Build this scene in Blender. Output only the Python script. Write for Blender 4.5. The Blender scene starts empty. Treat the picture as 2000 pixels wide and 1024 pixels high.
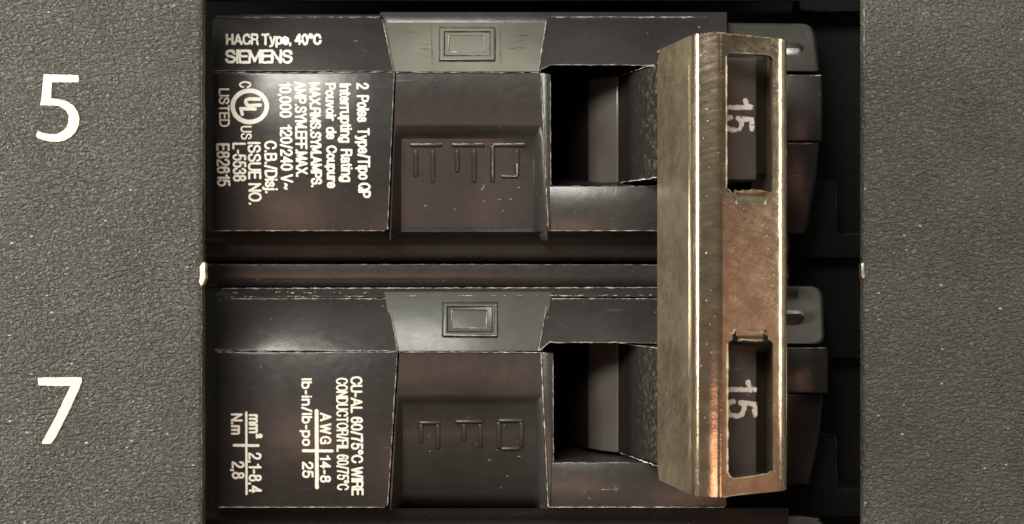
import bpy, bmesh, math, random
import numpy as np
from mathutils import Vector, Matrix, noise
random.seed(7)
S = bpy.context.scene
C = S.collection
# ------------------------------------------------------------------ camera (1 unit = 1 cm, panel front at y = 0)
D = 14.0                 # camera distance to the cover panel
U = 0.0045               # cm per photo pixel on the cover panel
cam = bpy.data.objects.new('camera', bpy.data.cameras.new('camera')); C.objects.link(cam)
cam.location = (0, -D, 0); cam.rotation_euler = (math.pi/2, 0, 0)
cam.data.sensor_width = 36; cam.data.lens = 36*D/(2000*U)
cam.data.clip_start = 0.1; cam.data.clip_end = 500
cam.data.dof.use_dof = True; cam.data.dof.focus_distance = D+0.3; cam.data.dof.aperture_fstop = 0.5
S.camera = cam
# ------------------------------------------------------------------ room light and added fill lamps
w = bpy.data.worlds.new('World'); S.world = w; w.use_nodes = True
nt = w.node_tree; bg = nt.nodes['Background']
tc = nt.nodes.new('ShaderNodeTexCoord'); sx = nt.nodes.new('ShaderNodeSeparateXYZ')
mr = nt.nodes.new('ShaderNodeMapRange'); mr.inputs[1].default_value = -1; mr.inputs[2].default_value = 1
rp = nt.nodes.new('ShaderNodeValToRGB')
nt.links.new(tc.outputs['Generated'], sx.inputs[0]); nt.links.new(sx.outputs['Z'], mr.inputs[0]); nt.links.new(mr.outputs[0], rp.inputs[0])
e = rp.color_ramp.elements
e[0].position = 0.0; e[0].color = (.13, .085, .06, 1); e[1].position = 1.0; e[1].color = (.46, .47, .43, 1)
for p_, c_ in ((.35, (.11, .075, .058, 1)), (.52, (.06, .055, .05, 1)), (.62, (.10, .10, .092, 1))):
    q_ = e.new(p_); q_.color = c_
nt.links.new(rp.outputs[0], bg.inputs['Color']); bg.inputs['Strength'].default_value = 1.0
def lamp(name, loc, aim, size, power, col):
    l = bpy.data.lights.new(name, 'AREA'); l.shape = 'RECTANGLE'; l.size, l.size_y = size
    l.energy = power; l.color = col
    o = bpy.data.objects.new(name, l); C.objects.link(o); o.location = loc
    o.rotation_euler = (Vector(aim)-Vector(loc)).to_track_quat('-Z', 'Y').to_euler()
    return o
lamp('ceiling_lamp', (-8, -19, 11), (-1, 0, 0), (13, 6), 7300, (1, 0.97, 0.88))
lamp('left_lamp', (-22, -5, 3), (0, 0, 0), (4, 11), 6500, (1, 0.95, 0.80))
lamp('right_lamp', (24, -2.5, 2), (2, -.5, 0), (2.0, 11), 750, (1, 0.97, 0.84))
lamp('hand_reflect_fill', (-3.6, -15.5, -4.7), (-1.7, 0, -2), (6.0, 2.8), 230, (1, 0.54, 0.36))  # added fill: stands in for a hand mirrored in the lower label
lamp('tie_reflect_fill', (19.4, -8.5, -2.6), (2, -.8, -2.6), (8, 7.4), 72, (1, 0.54, 0.39))  # added fill: brown reflection for the front of the tie
lamp('upper_right_lamp', (8.8, -14, 6.2), (3.5, 0, 1.5), (4, 3), 95, (1, 0.98, 0.92))
lamp('panel_brown_fill', (8.5, -15, -6.2), (3, 0, -2), (6, 4.5), 330, (1, 0.55, 0.38))  # added fill: tints the lower right of the panel brown
S.view_settings.view_transform = 'Standard'; S.view_settings.look = 'None'
S.view_settings.exposure = 0.0; S.view_settings.gamma = 1.0
# ------------------------------------------------------------------ helpers
def P(px, py, h=0.0):
    k = U*(D-h)/D
    return Vector(((px-1000)*k, -h, (512-py)*k))
def px(u, h): return (u-1000)*U*(D-h)/D
def link(name, me, parent=None, mats=()):
    o = bpy.data.objects.new(name, me); C.objects.link(o)
    for m in mats: me.materials.append(m)
    if parent is not None:
        o.parent = parent
        o.matrix_parent_inverse = Matrix.Translation(-parent.location) if parent.type == 'EMPTY' else Matrix.Identity(4)
    return o
def tag(o, label, cat, group=None):
    o['label'] = label; o['category'] = cat
    if group: o['group'] = group
def thing(name, loc, label, cat):
    o = bpy.data.objects.new(name, None); C.objects.link(o); o.location = loc; o.empty_display_size = .3
    tag(o, label, cat); return o
class MB:
    """collects faces in world space"""
    def __init__(s): s.v = []; s.f = []; s.m = []
    def add(s, vs, fs, m=0):
        b = len(s.v); s.v += [tuple(v) for v in vs]
        for f in fs: s.f.append([b+i for i in f]); s.m.append(m)
    def loft(s, top, ht, bot, hb, m=0, cap_back=True):
        """front outline (pixels) at height ht, rear outline at hb; heights may be lists"""
        n = len(top)
        H = ht if isinstance(ht, (list, tuple)) else [ht]*n
        G = hb if isinstance(hb, (list, tuple)) else [hb]*n
        vs = [P(a, b, h) for (a, b), h in zip(top, H)] + [P(a, b, h) for (a, b), h in zip(bot, G)]
        fs = [list(range(n))] + [[i, i+n, (i+1) % n + n, (i+1) % n] for i in range(n)]
        if cap_back: fs.append(list(range(2*n-1, n-1, -1)))
        s.add(vs, fs, m)
    def prism(s, out, ht, hb, m=0):
        """front outline in pixels at ht, walls run straight back to hb"""
        n = len(out)
        H = ht if isinstance(ht, (list, tuple)) else [ht]*n
        A = [P(a, b, h) for (a, b), h in zip(out, H)]
        B = [Vector((v.x, -hb, v.z)) for v in A]
        s.add(A+B, [list(range(n))] + [[i, i+n, (i+1) % n + n, (i+1) % n] for i in range(n)] + [list(range(2*n-1, n-1, -1))], m)
    def sheet(s, rows, m=0):
        """grid of (px,py,h)"""
        nr, nc = len(rows), len(rows[0])
        s.add([P(*p) for r in rows for p in r], [[r*nc+c, r*nc+c+1, (r+1)*nc+c+1, (r+1)*nc+c] for r in range(nr-1) for c in range(nc-1)], m)
    def flash(s, pts, wpx=2.0, hh=0.006, m=1, gap=0.12, jit=0.5, step=2.5):
        """slightly raised strip, mostly a worn moulding edge, along a polyline of (px,py,h)"""
        P3 = [P(*p) for p in pts]
        line = []
        for a, b in zip(P3, P3[1:]):
            n = max(1, int((b-a).length/(step*U)))
            line += [a.lerp(b, i/n) for i in range(n)]
        line.append(P3[-1])
        seed = random.random()*100
        prev = None
        for i, p in enumerate(line):
            d = (line[min(i+1, len(line)-1)]-line[max(i-1, 0)])
            d.y = 0; d.normalize(); nn = Vector((-d.z, 0, d.x))
            q = noise.noise(Vector((i*0.16, seed, 0)))*1.3 + noise.noise(Vector((i*0.7, seed, 5)))*0.7
            wd = wpx*U*max(0.28, 0.62+q*.62+random.uniform(-jit, jit)*0.2)*0.5
            off = nn*(noise.noise(Vector((i*0.22, seed, 9)))*jit*1.5*U)
            c = p+off
            ok = wd > wpx*U*gap*.45
            cur = [c-nn*max(wd, .0004), c+Vector((0, -hh-wd*0.5, 0)), c+nn*max(wd, .0004)]
            if prev is not None and ok:
                s.add(prev+cur, [[0, 1, 4, 3], [1, 2, 5, 4]], m)
            prev = cur
    def build(s, name, parent=None, mats=(), bevel=0.0, seg=2, smooth=True, angle=24):
        me = bpy.data.meshes.new(name)
        me.from_pydata(s.v, [], s.f); me.update()
        bm = bmesh.new(); bm.from_mesh(me)
        for f, mi in zip(bm.faces, s.m): f.material_index = mi
        bm.normal_update()
        bmesh.ops.recalc_face_normals(bm, faces=[f for f in bm.faces if f.material_index == 0])
        if bevel:
            es = [e for e in bm.edges if len(e.link_faces) == 2 and e.link_faces[0].material_index == 0
                  and e.calc_face_angle(0) > math.radians(12)]
            bmesh.ops.bevel(bm, geom=es, offset=bevel, segments=seg, affect='EDGES', clamp_overlap=True, profile=0.5)
        if smooth:
            for f in bm.faces: f.smooth = True
            for e in bm.edges:
                if len(e.link_faces) == 2 and e.calc_face_angle(0) > math.radians(angle): e.smooth = False
        bm.to_mesh(me); bm.free()
        return link(name, me, parent, mats)
# ------------------------------------------------------------------ materials
def nodes(name):
    m = bpy.data.materials.new(name); m.use_nodes = True
    n = m.node_tree; b = n.nodes['Principled BSDF']
    t = n.nodes.new('ShaderNodeTexCoord')
    return m, n, b, t.outputs['Object']
def N(n, typ, **kw):
    x = n.nodes.new(typ)
    for k, v in kw.items():
        if hasattr(x, k): setattr(x, k, v)
    return x
def mapping(n, src, scale=(1, 1, 1), rot=(0, 0, 0)):
    x = n.nodes.new('ShaderNodeMapping'); n.links.new(src, x.inputs[0])
    x.inputs['Scale'].default_value = scale; x.inputs['Rotation'].default_value = rot
    return x.outputs[0]
def tex(n, src, scale, detail=3, rough=.55, dist=0):
    x = n.nodes.new('ShaderNodeTexNoise'); n.links.new(src, x.inputs['Vector'])
    x.inputs['Scale'].default_value = scale; x.inputs['Detail'].default_value = detail
    x.inputs['Roughness'].default_value = rough; x.inputs['Distortion'].default_value = dist
    return x.outputs['Fac']
def rng(n, src, a, b, c=0., d=1.):
    x = n.nodes.new('ShaderNodeMapRange'); n.links.new(src, x.inputs[0])
    for i, v in enumerate((a, b, c, d)): x.inputs[i+1].default_value = v
    return x.outputs[0]
def mth(n, op, a, b=None):
    x = n.nodes.new('ShaderNodeMath'); x.operation = op
    for i, v in enumerate((a, b)):
        if v is None: continue
        if isinstance(v, (int, float)): x.inputs[i].default_value = v
        else: n.links.new(v, x.inputs[i])
    return x.outputs[0]
def mixc(n, f, a, b):
    x = n.nodes.new('ShaderNodeMix'); x.data_type = 'RGBA'
    if isinstance(f, (int, float)): x.inputs[0].default_value = f
    else: n.links.new(f, x.inputs[0])
    for i, v in ((6, a), (7, b)):
        if isinstance(v, tuple): x.inputs[i].default_value = (*v, 1)
        else: n.links.new(v, x.inputs[i])
    return x.outputs[2]
def bump(n, b, src, strength, dist, prev=None):
    x = n.nodes.new('ShaderNodeBump'); n.links.new(src, x.inputs['Height'])
    x.inputs['Strength'].default_value = strength; x.inputs['Distance'].default_value = dist
    if prev is not None: n.links.new(prev, x.inputs['Normal'])
    n.links.new(x.outputs[0], b.inputs['Normal']); return x.outputs[0]
def specks(n, src, scale, size, keep):
    """sparse specks (dust, or metal sparkle put into the colour): 1 inside a speck"""
    v = n.nodes.new('ShaderNodeTexVoronoi'); n.links.new(src, v.inputs['Vector']); v.inputs['Scale'].default_value = scale
    s = n.nodes.new('ShaderNodeSeparateColor'); n.links.new(v.outputs['Color'], s.inputs[0])
    a = rng(n, v.outputs['Distance'], size, size*0.55)
    b = mth(n, 'LESS_THAN', s.outputs[0], keep)
    return mth(n, 'MULTIPLY', a, b)
def scratches(n, src, ang, scale, thr, stretch=.06):
    mp = mapping(n, src, (scale*stretch, 1, scale), (0, ang, 0))
    return rng(n, tex(n, mp, 1.0, 1.5, .4), thr, thr+.025)
def plastic(name, base, rough, dust=.5, bumps=.25, tint=None, ior=1.5, scr=.5):
    m, n, b, t = nodes(name)
    big = tex(n, t, 1.1, 3, .6)
    mid = tex(n, mapping(n, t, (1, 1, 1.6)), 9, 4, .65)
    col = mixc(n, rng(n, big, .35, .68), base, tint or tuple(c*1.6 for c in base))
    sp = mth(n, 'MAXIMUM', specks(n, t, 9.0, .075, .16), specks(n, mapping(n, t, (1.3, 1, .9), (0, .6, 0)), 21.0, .10, .12))
    sc = mth(n, 'MAXIMUM', scratches(n, t, .9, 26, .775), scratches(n, t, -.35, 30, .785))
    film = rng(n, mid, .45, .85, 0, .035*dust)
    col = mixc(n, film, col, (.36, .34, .30))
    col = mixc(n, mth(n, 'MULTIPLY', sp, .75*dust), col, (.62, .58, .5))
    col = mixc(n, mth(n, 'MULTIPLY', sc, .30*scr), col, (.42, .40, .36))
    n.links.new(col, b.inputs['Base Color'])
    n.links.new(rng(n, mid, .3, .75, rough*.92, rough*1.14), b.inputs['Roughness'])
    b.inputs['IOR'].default_value = ior
    bump(n, b, tex(n, t, 55, 3, .6), bumps, .004, bump(n, b, tex(n, t, 3.2, 2, .5), .35, .02))
    return m
def print_mat(name, col, wear=0.0, sc=60):
    m, n, b, t = nodes(name)
    f = tex(n, t, 30, 3, .6)
    n.links.new(mixc(n, rng(n, f, .4, .7), col, tuple(c*.86 for c in col)), b.inputs['Base Color'])
    b.inputs['Roughness'].default_value = .55
    if wear:
        a = tex(n, t, sc, 4, .7)
        n.links.new(rng(n, a, wear-.03, wear+.03), b.inputs['Alpha'])
    return m
M = {}
M['plastic'] = plastic('black_moulded_plastic', (.029, .027, .0255), .27, tint=(.038, .036, .034))
M['plastic_up'] = plastic('black_shoulder_plastic', (.04, .039, .038), .40, tint=(.05, .049, .047))
M['plate'] = plastic('centre_plate_plastic', (.029, .027, .0255), .30, tint=(.038, .035, .033))
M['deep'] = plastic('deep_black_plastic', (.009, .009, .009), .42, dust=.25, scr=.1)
M['base'] = plastic('base_black_plastic', (.005, .0055, .0055), .7, dust=.08, scr=.05, ior=1.25)
M['insert_a'] = plastic('olive_grey_plastic', (.12, .12, .10), .33, dust=.5, tint=(.20, .198, .165), scr=1.)
M['insert_b'] = plastic('slate_grey_plastic', (.066, .070, .066), .36, dust=.35, tint=(.086, .09, .085), scr=.4)
M['insert_d'] = plastic('dark_olive_plastic', (.035, .034, .030), .36, dust=.3)
M['insert_c'] = plastic('glossy_grey_plastic', (.12, .118, .11), .17, dust=.5, tint=(.22, .215, .20))
M['drum'] = plastic('handle_drum_plastic', (.075, .065, .058), .24, dust=.5, tint=(.12, .108, .098), scr=.3)
M['tip'] = plastic('handle_tip_plastic', (.065, .055, .052), .45, dust=.8, bumps=.8, tint=(.13, .115, .11))
def scuffed():
    m, n, b, t = nodes('scuffed_handle_plastic')
    s = tex(n, mapping(n, t, (1, 1, 1), (.5, 0, 0)), 15, 6, .8)
    sxx = n.nodes.new('ShaderNodeSeparateXYZ'); n.links.new(t, sxx.inputs[0])
    near = mth(n, 'MULTIPLY', rng(n, sxx.outputs['Y'], 1.0, .35), mth(n, 'LESS_THAN', sxx.outputs['X'], 1.6))
    f = mth(n, 'MULTIPLY', rng(n, s, .50, .66), near)
    n.links.new(mixc(n, f, (.016, .014, .0125), (.15, .135, .11)), b.inputs['Base Color'])
    b.inputs['Roughness'].default_value = .42
    bump(n, b, s, .4, .012)
    return m
M['arm'] = scuffed()
M['white'] = print_mat('white_print', (.90, .89, .80))
M['worn_print'] = print_mat('worn_white_print', (.92, .90, .84))
def digit_mat():
    m = print_mat('cream_print', (.84, .80, .62)); n = m.node_tree; b = n.nodes['Principled BSDF']
    t = n.nodes.new('ShaderNodeTexCoord').outputs['Object']
    wr = tex(n, mapping(n, t, (1, 1, 1.9), (0, .15, 0)), 22, 2.5, .6, .7)
    bump(n, b, wr, .8, .010)
    c = tex(n, t, 40, 4, .8)
    n.links.new(rng(n, c, .27, .29), b.inputs['Alpha'])
    return m
M['digit'] = digit_mat()
def worn():
    m, n, b, t = nodes('worn_plastic_edge')
    f = tex(n, t, 9, 4, .75)
    n.links.new(mixc(n, rng(n, f, .36, .66), (.30, .27, .25), (.88, .82, .76)), b.inputs['Base Color'])
    b.inputs['Roughness'].default_value = .38
    return m
M['worn'] = worn()
def panel_mat():
    m, n, b, t = nodes('textured_grey_paint')
    wr = tex(n, mapping(n, t, (1, 1, 1.9), (0, .15, 0)), 22, 2.5, .6, .7)
    ln = tex(n, mapping(n, t, (1, 1, 2.6), (0, -.25, 0)), 8, 3, .6, .3)
    fine = tex(n, mapping(n, t, (1, 1, 1.3), (0, -.2, 0)), 44, 2, .6)
    lump = tex(n, t, 1.6, 2, .5)
    sp = mth(n, 'MAXIMUM', specks(n, mapping(n, t, (1, 1, 1.5)), 5.6, .11, .42), specks(n, mapping(n, t, (1.0, 1, 1.6), (0, .4, 0)), 13.0, .11, .22))
    col = mixc(n, rng(n, lump, .3, .7), (.086, .084, .077), (.108, .105, .096))
    col = mixc(n, mth(n, 'MULTIPLY', sp, .65), col, (.80, .76, .66))
    n.links.new(col, b.inputs['Base Color'])
    n.links.new(rng(n, fine, .3, .7, .22, .40), b.inputs['Roughness'])
    hgt = mth(n, 'ADD', rng(n, wr, .38, .68), mth(n, 'MULTIPLY', fine, .45))
    hgt = mth(n, 'ADD', hgt, mth(n, 'MULTIPLY', ln, .6))
    hgt = mth(n, 'ADD', hgt, mth(n, 'MULTIPLY', sp, .8))
    bump(n, b, hgt, 1., .024)
    return m
M['panel'] = panel_mat()
def metal(name, cols, rough, bmp, brush):
    m, n, b, t = nodes(name)
    big = tex(n, t, 2.3, 4, .65)
    grit = tex(n, t, 48, 3, .7)
    br = tex(n, mapping(n, mapping(n, t, (1, 1, 1), (.62, 0, 0)), (1.0, 1.3, 15)), 3.0, 3, .6)
    col = mixc(n, rng(n, big, .36, .66), cols[0], cols[1])
    col = mixc(n, rng(n, grit, .60, .78, 0, .40), col, cols[2])
    n.links.new(col, b.inputs['Base Color']); b.inputs['Metallic'].default_value = .92
    spk = mth(n, 'MAXIMUM', specks(n, t, 17, .12, .07), specks(n, mapping(n, t, (1.2, 1, .8), (.4, .6, 0)), 34, .14, .14))
    col = mixc(n, rng(n, tex(n, t, 7, 5, .7), .42, .66, 0, .35), col, cols[2])
    col = mixc(n, mth(n, 'MULTIPLY', spk, .8), col, (1, .95, .8))  # sparkle of the metal put into its colour as bright specks
    n.links.new(col, b.inputs['Base Color'])
    rr = mth(n, 'ADD', rng(n, br, .35, .7, -.02, .05), rng(n, grit, .3, .7, rough*.85, rough*1.15))
    rr = mth(n, 'ADD', rr, mth(n, 'MULTIPLY', spk, .35))
    n.links.new(rr, b.inputs['Roughness'])
    hgt = mth(n, 'ADD', grit, mth(n, 'MULTIPLY', br, brush))
    bump(n, b, hgt, bmp, .006, bump(n, b, tex(n, t, 3.5, 2, .5), .3, .012))
    return m
M['steel'] = metal('yellow_plated_steel', ((.37, .285, .20), (.46, .36, .26), (.85, .76, .52)), .125, .14, .0)
M['steel_matte'] = metal('lit_matte_plated_steel', ((.40, .325, .225), (.62, .52, .37), (.85, .76, .56)), .33, .28, .5)  # matte copy for the left flange, colour lightened as if lit
M['steel_edge'] = metal('bright_cut_steel', ((.86, .78, .55), (.95, .9, .7), (1, .95, .8)), .55, .5, .2)
M['silver'] = metal('dull_silver_metal', ((.62, .62, .58), (.7, .7, .66), (.85, .85, .8)), .3, .3, .3)
# ------------------------------------------------------------------ lettering
# every glyph: width, strokes; 's' straight path, 'c' smooth path; cap height 1, x height .72
G = {
'A': (.74, ['s 0 0 .37 1 .74 0', 's .12 .32 .62 .32']), 'B': (.62, ['s 0 0 0 1 .32 1', 'c .32 1 .52 .95 .58 .77 .52 .6 .32 .54', 's .32 .54 0 .54', 'c .32 .54 .56 .5 .64 .28 .54 .06 .32 0', 's .32 0 0 0']),
'C': (.68, ['c .67 .72 .56 .93 .35 1 .1 .86 0 .5 .1 .14 .35 0 .58 .08 .68 .32']), 'D': (.66, ['s .28 0 0 0 0 1 .28 1', 'c .28 1 .56 .88 .66 .5 .56 .12 .28 0']),
'E': (.54, ['s .54 1 0 1 0 0 .56 0', 's 0 .53 .5 .53']), 'F': (.52, ['s .54 1 0 1 0 0', 's 0 .52 .46 .52']),
'G': (.7, ['c .66 .74 .55 .94 .34 1 .1 .86 0 .5 .1 .14 .34 0 .55 .07 .67 .25', 's .67 .05 .67 .47 .4 .47']), 'H': (.62, ['s 0 0 0 1', 's .62 0 .62 1', 's 0 .53 .62 .53']),
'I': (.02, ['s .01 0 .01 1']), 'L': (.48, ['s 0 1 0 0 .5 0']), 'M': (.76, ['s 0 0 0 1 .38 .12 .76 1 .76 0']), 'N': (.62, ['s 0 0 0 1 .62 0 .62 1']),
'O': (.72, ['o .36 1 .62 .86 .72 .5 .62 .14 .36 0 .1 .14 0 .5 .1 .86']), 'P': (.58, ['s 0 0 0 1 .3 1', 'c .3 1 .53 .93 .6 .73 .53 .52 .3 .45', 's .3 .45 0 .45']),
'Q': (.72, ['o .36 1 .62 .86 .72 .5 .62 .14 .36 0 .1 .14 0 .5 .1 .86', 's .45 .24 .74 -.04']), 'R': (.62, ['s 0 0 0 1 .34 1', 'c .34 1 .55 .94 .61 .75 .54 .57 .34 .5', 's .34 .5 0 .5', 'c .34 .5 .54 .45 .58 .25 .63 0']),
'S': (.62, ['c .58 .76 .5 .94 .3 1 .1 .94 .03 .76 .12 .6 .32 .52 .53 .44 .61 .26 .52 .07 .31 0 .09 .06 0 .26']), 'T': (.6, ['s 0 1 .6 1', 's .3 1 .3 0']),
'U': (.62, ['s 0 1 0 .35', 'c 0 .35 .07 .08 .31 0 .55 .08 .62 .35', 's .62 .35 .62 1']), 'V': (.68, ['s 0 1 .34 0 .68 1']), 'W': (.96, ['s 0 1 .24 0 .48 .95 .72 0 .96 1']),
'X': (.66, ['s 0 0 .66 1', 's 0 1 .66 0']), 'Y': (.68, ['s 0 1 .34 .45 .68 1', 's .34 .45 .34 0']),
'a': (.5, ['c .03 .55 .1 .68 .25 .72 .42 .67 .46 .5', 's .46 .5 .46 .1 .52 0', 'c .46 .42 .2 .38 .03 .28 .03 .1 .18 0 .38 .06 .46 .22']),
'b': (.5, ['s 0 1 0 0', 'o .26 .72 .46 .6 .51 .36 .46 .12 .26 0 .05 .12 0 .36 .05 .6']), 'c': (.46, ['c .46 .52 .38 .68 .24 .72 .06 .62 0 .36 .06 .1 .24 0 .4 .06 .47 .22']),
'd': (.5, ['s .51 1 .51 0', 'o .25 .72 .46 .6 .51 .36 .46 .12 .25 0 .05 .12 0 .36 .05 .6']), 'e': (.5, ['s .03 .38 .49 .38', 'c .49 .38 .44 .62 .25 .72 .06 .62 0 .36 .06 .1 .26 0 .42 .06 .48 .2']),
'g': (.5, ['s .5 .72 .5 0', 'c .5 .02 .44 -.2 .24 -.26 .04 -.14', 'o .25 .72 .46 .6 .5 .36 .46 .12 .25 0 .05 .12 0 .36 .05 .6']), 'i': (.02, ['s .01 0 .01 .72', 's .01 .98 .01 1']),
'j': (.1, ['s .08 .72 .08 -.14', 'c .08 -.14 .03 -.24 -.08 -.25', 's .08 .98 .08 1']), 'l': (.02, ['s .01 0 .01 1']), 'm': (.78, ['s 0 0 0 .72', 'c 0 .5 .1 .68 .22 .72 .34 .66 .38 .5', 's .38 .5 .38 0', 'c .38 .5 .48 .68 .6 .72 .73 .66 .77 .5', 's .77 .5 .77 0']),
'n': (.46, ['s 0 0 0 .72', 'c 0 .5 .1 .68 .25 .72 .41 .66 .46 .48', 's .46 .48 .46 0']), 'o': (.5, ['o .25 .72 .45 .6 .5 .36 .45 .12 .25 0 .05 .12 0 .36 .05 .6']),
'p': (.5, ['s 0 .72 0 -.26', 'o .26 .72 .46 .6 .51 .36 .46 .12 .26 0 .05 .12 0 .36 .05 .6']), 'r': (.26, ['s 0 0 0 .72', 'c 0 .48 .1 .66 .28 .7']),
's': (.42, ['c .4 .54 .34 .68 .2 .72 .04 .64 .05 .47 .22 .38 .4 .28 .41 .1 .22 0 .04 .06 0 .2']), 't': (.24, ['s .1 .92 .1 .12', 'c .1 .12 .14 .02 .26 .01', 's -.04 .72 .25 .72']), 'u': (.46, ['s 0 .72 0 .24', 'c 0 .24 .05 .05 .2 0 .36 .05 .46 .24', 's .46 .72 .46 0']),
'v': (.46, ['s 0 .72 .23 0 .46 .72']), 'y': (.48, ['s 0 .72 .25 .02', 's .49 .72 .2 -.2 .04 -.26']),
'0': (.52, ['o .26 1 .46 .86 .52 .5 .46 .14 .26 0 .06 .14 0 .5 .06 .86']), '1': (.28, ['s .28 0 .28 1', 'c .28 .98 .2 .84 0 .76']), '2': (.52, ['c .01 .7 .08 .92 .27 1 .46 .92 .51 .72 .42 .48 .16 .24 .01 0', 's .01 0 .54 0']),
'3': (.52, ['c .02 .76 .1 .94 .27 1 .44 .92 .48 .74 .4 .58 .22 .53', 'c .22 .53 .44 .47 .52 .27 .44 .07 .25 0 .08 .06 0 .26']), '4': (.54, ['s .42 0 .42 1 0 .3 .56 .3']),
'5': (.52, ['s .48 1 .1 1 .04 .5', 'c .04 .5 .14 .6 .28 .62 .46 .54 .52 .32 .44 .08 .25 0 .08 .06 0 .24']), '6': (.52, ['c .48 .78 .42 .94 .28 1 .1 .9 .01 .6 .02 .26 .12 .05 .27 0 .45 .08 .51 .32 .44 .54 .28 .62 .1 .54 .02 .36']),
'7': (.5, ['s 0 1 .5 1', 'c .5 1 .3 .66 .2 .3 .16 0']), '8': (.52, ['o .26 1 .42 .93 .48 .77 .4 .6 .26 .54 .12 .6 .04 .77 .1 .93', 'o .26 .54 .46 .46 .52 .27 .45 .07 .26 0 .07 .07 0 .27 .06 .46']),
'.': (.12, ['s .05 0 .07 .0 .07 .04 .05 .04']), ',': (.04, ['s .03 .03 .0 -.16']), '/': (.3, ['s 0 -.05 .3 1.02']), '-': (.26, ['s .02 .4 .26 .4']), '°': (.3, ['o .15 1.04 .26 .98 .3 .86 .26 .73 .15 .68 .04 .73 0 .86 .04 .98']),
'~': (.5, ['c 0 .3 .1 .46 .25 .38 .4 .28 .5 .44']), '²': (.3, ['c 0 1 .08 1.16 .2 1.16 .3 1.04 .2 .86 0 .7', 's 0 .7 .32 .7']),
}
def glyph_paths(s, track=.2, word=.34):
    out = []; x = 0
    for ch in s:
        if ch == ' ': x += word; continue
        w_, st = G[ch]
        for q in st:
            k, *v = q.split(); v = [float(a) for a in v]
            p = [(x+v[i], v[i+1]) for i in range(0, len(v), 2)]
            if k != 's':
                n = len(p); c = []
                rg = range(n) if k == 'o' else range(n-1)
                for i in rg:
                    p0, p1, p2, p3 = (p[(i-1) % n], p[i], p[(i+1) % n], p[(i+2) % n]) if k == 'o' else (p[max(i-1, 0)], p[i], p[i+1], p[min(i+2, n-1)])
                    for t in (0, .25, .5, .75):
                        c.append(tuple(.5*(2*b+(cc-a)*t+(2*a-5*b+4*cc-d)*t*t+(3*b-a-3*cc+d)*t**3) for a, b, cc, d in zip(p0, p1, p2, p3)))
                c.append(p[0] if k == 'o' else p[-1]); p = c
            out.append(p)
        x += w_+track
    return out
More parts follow.
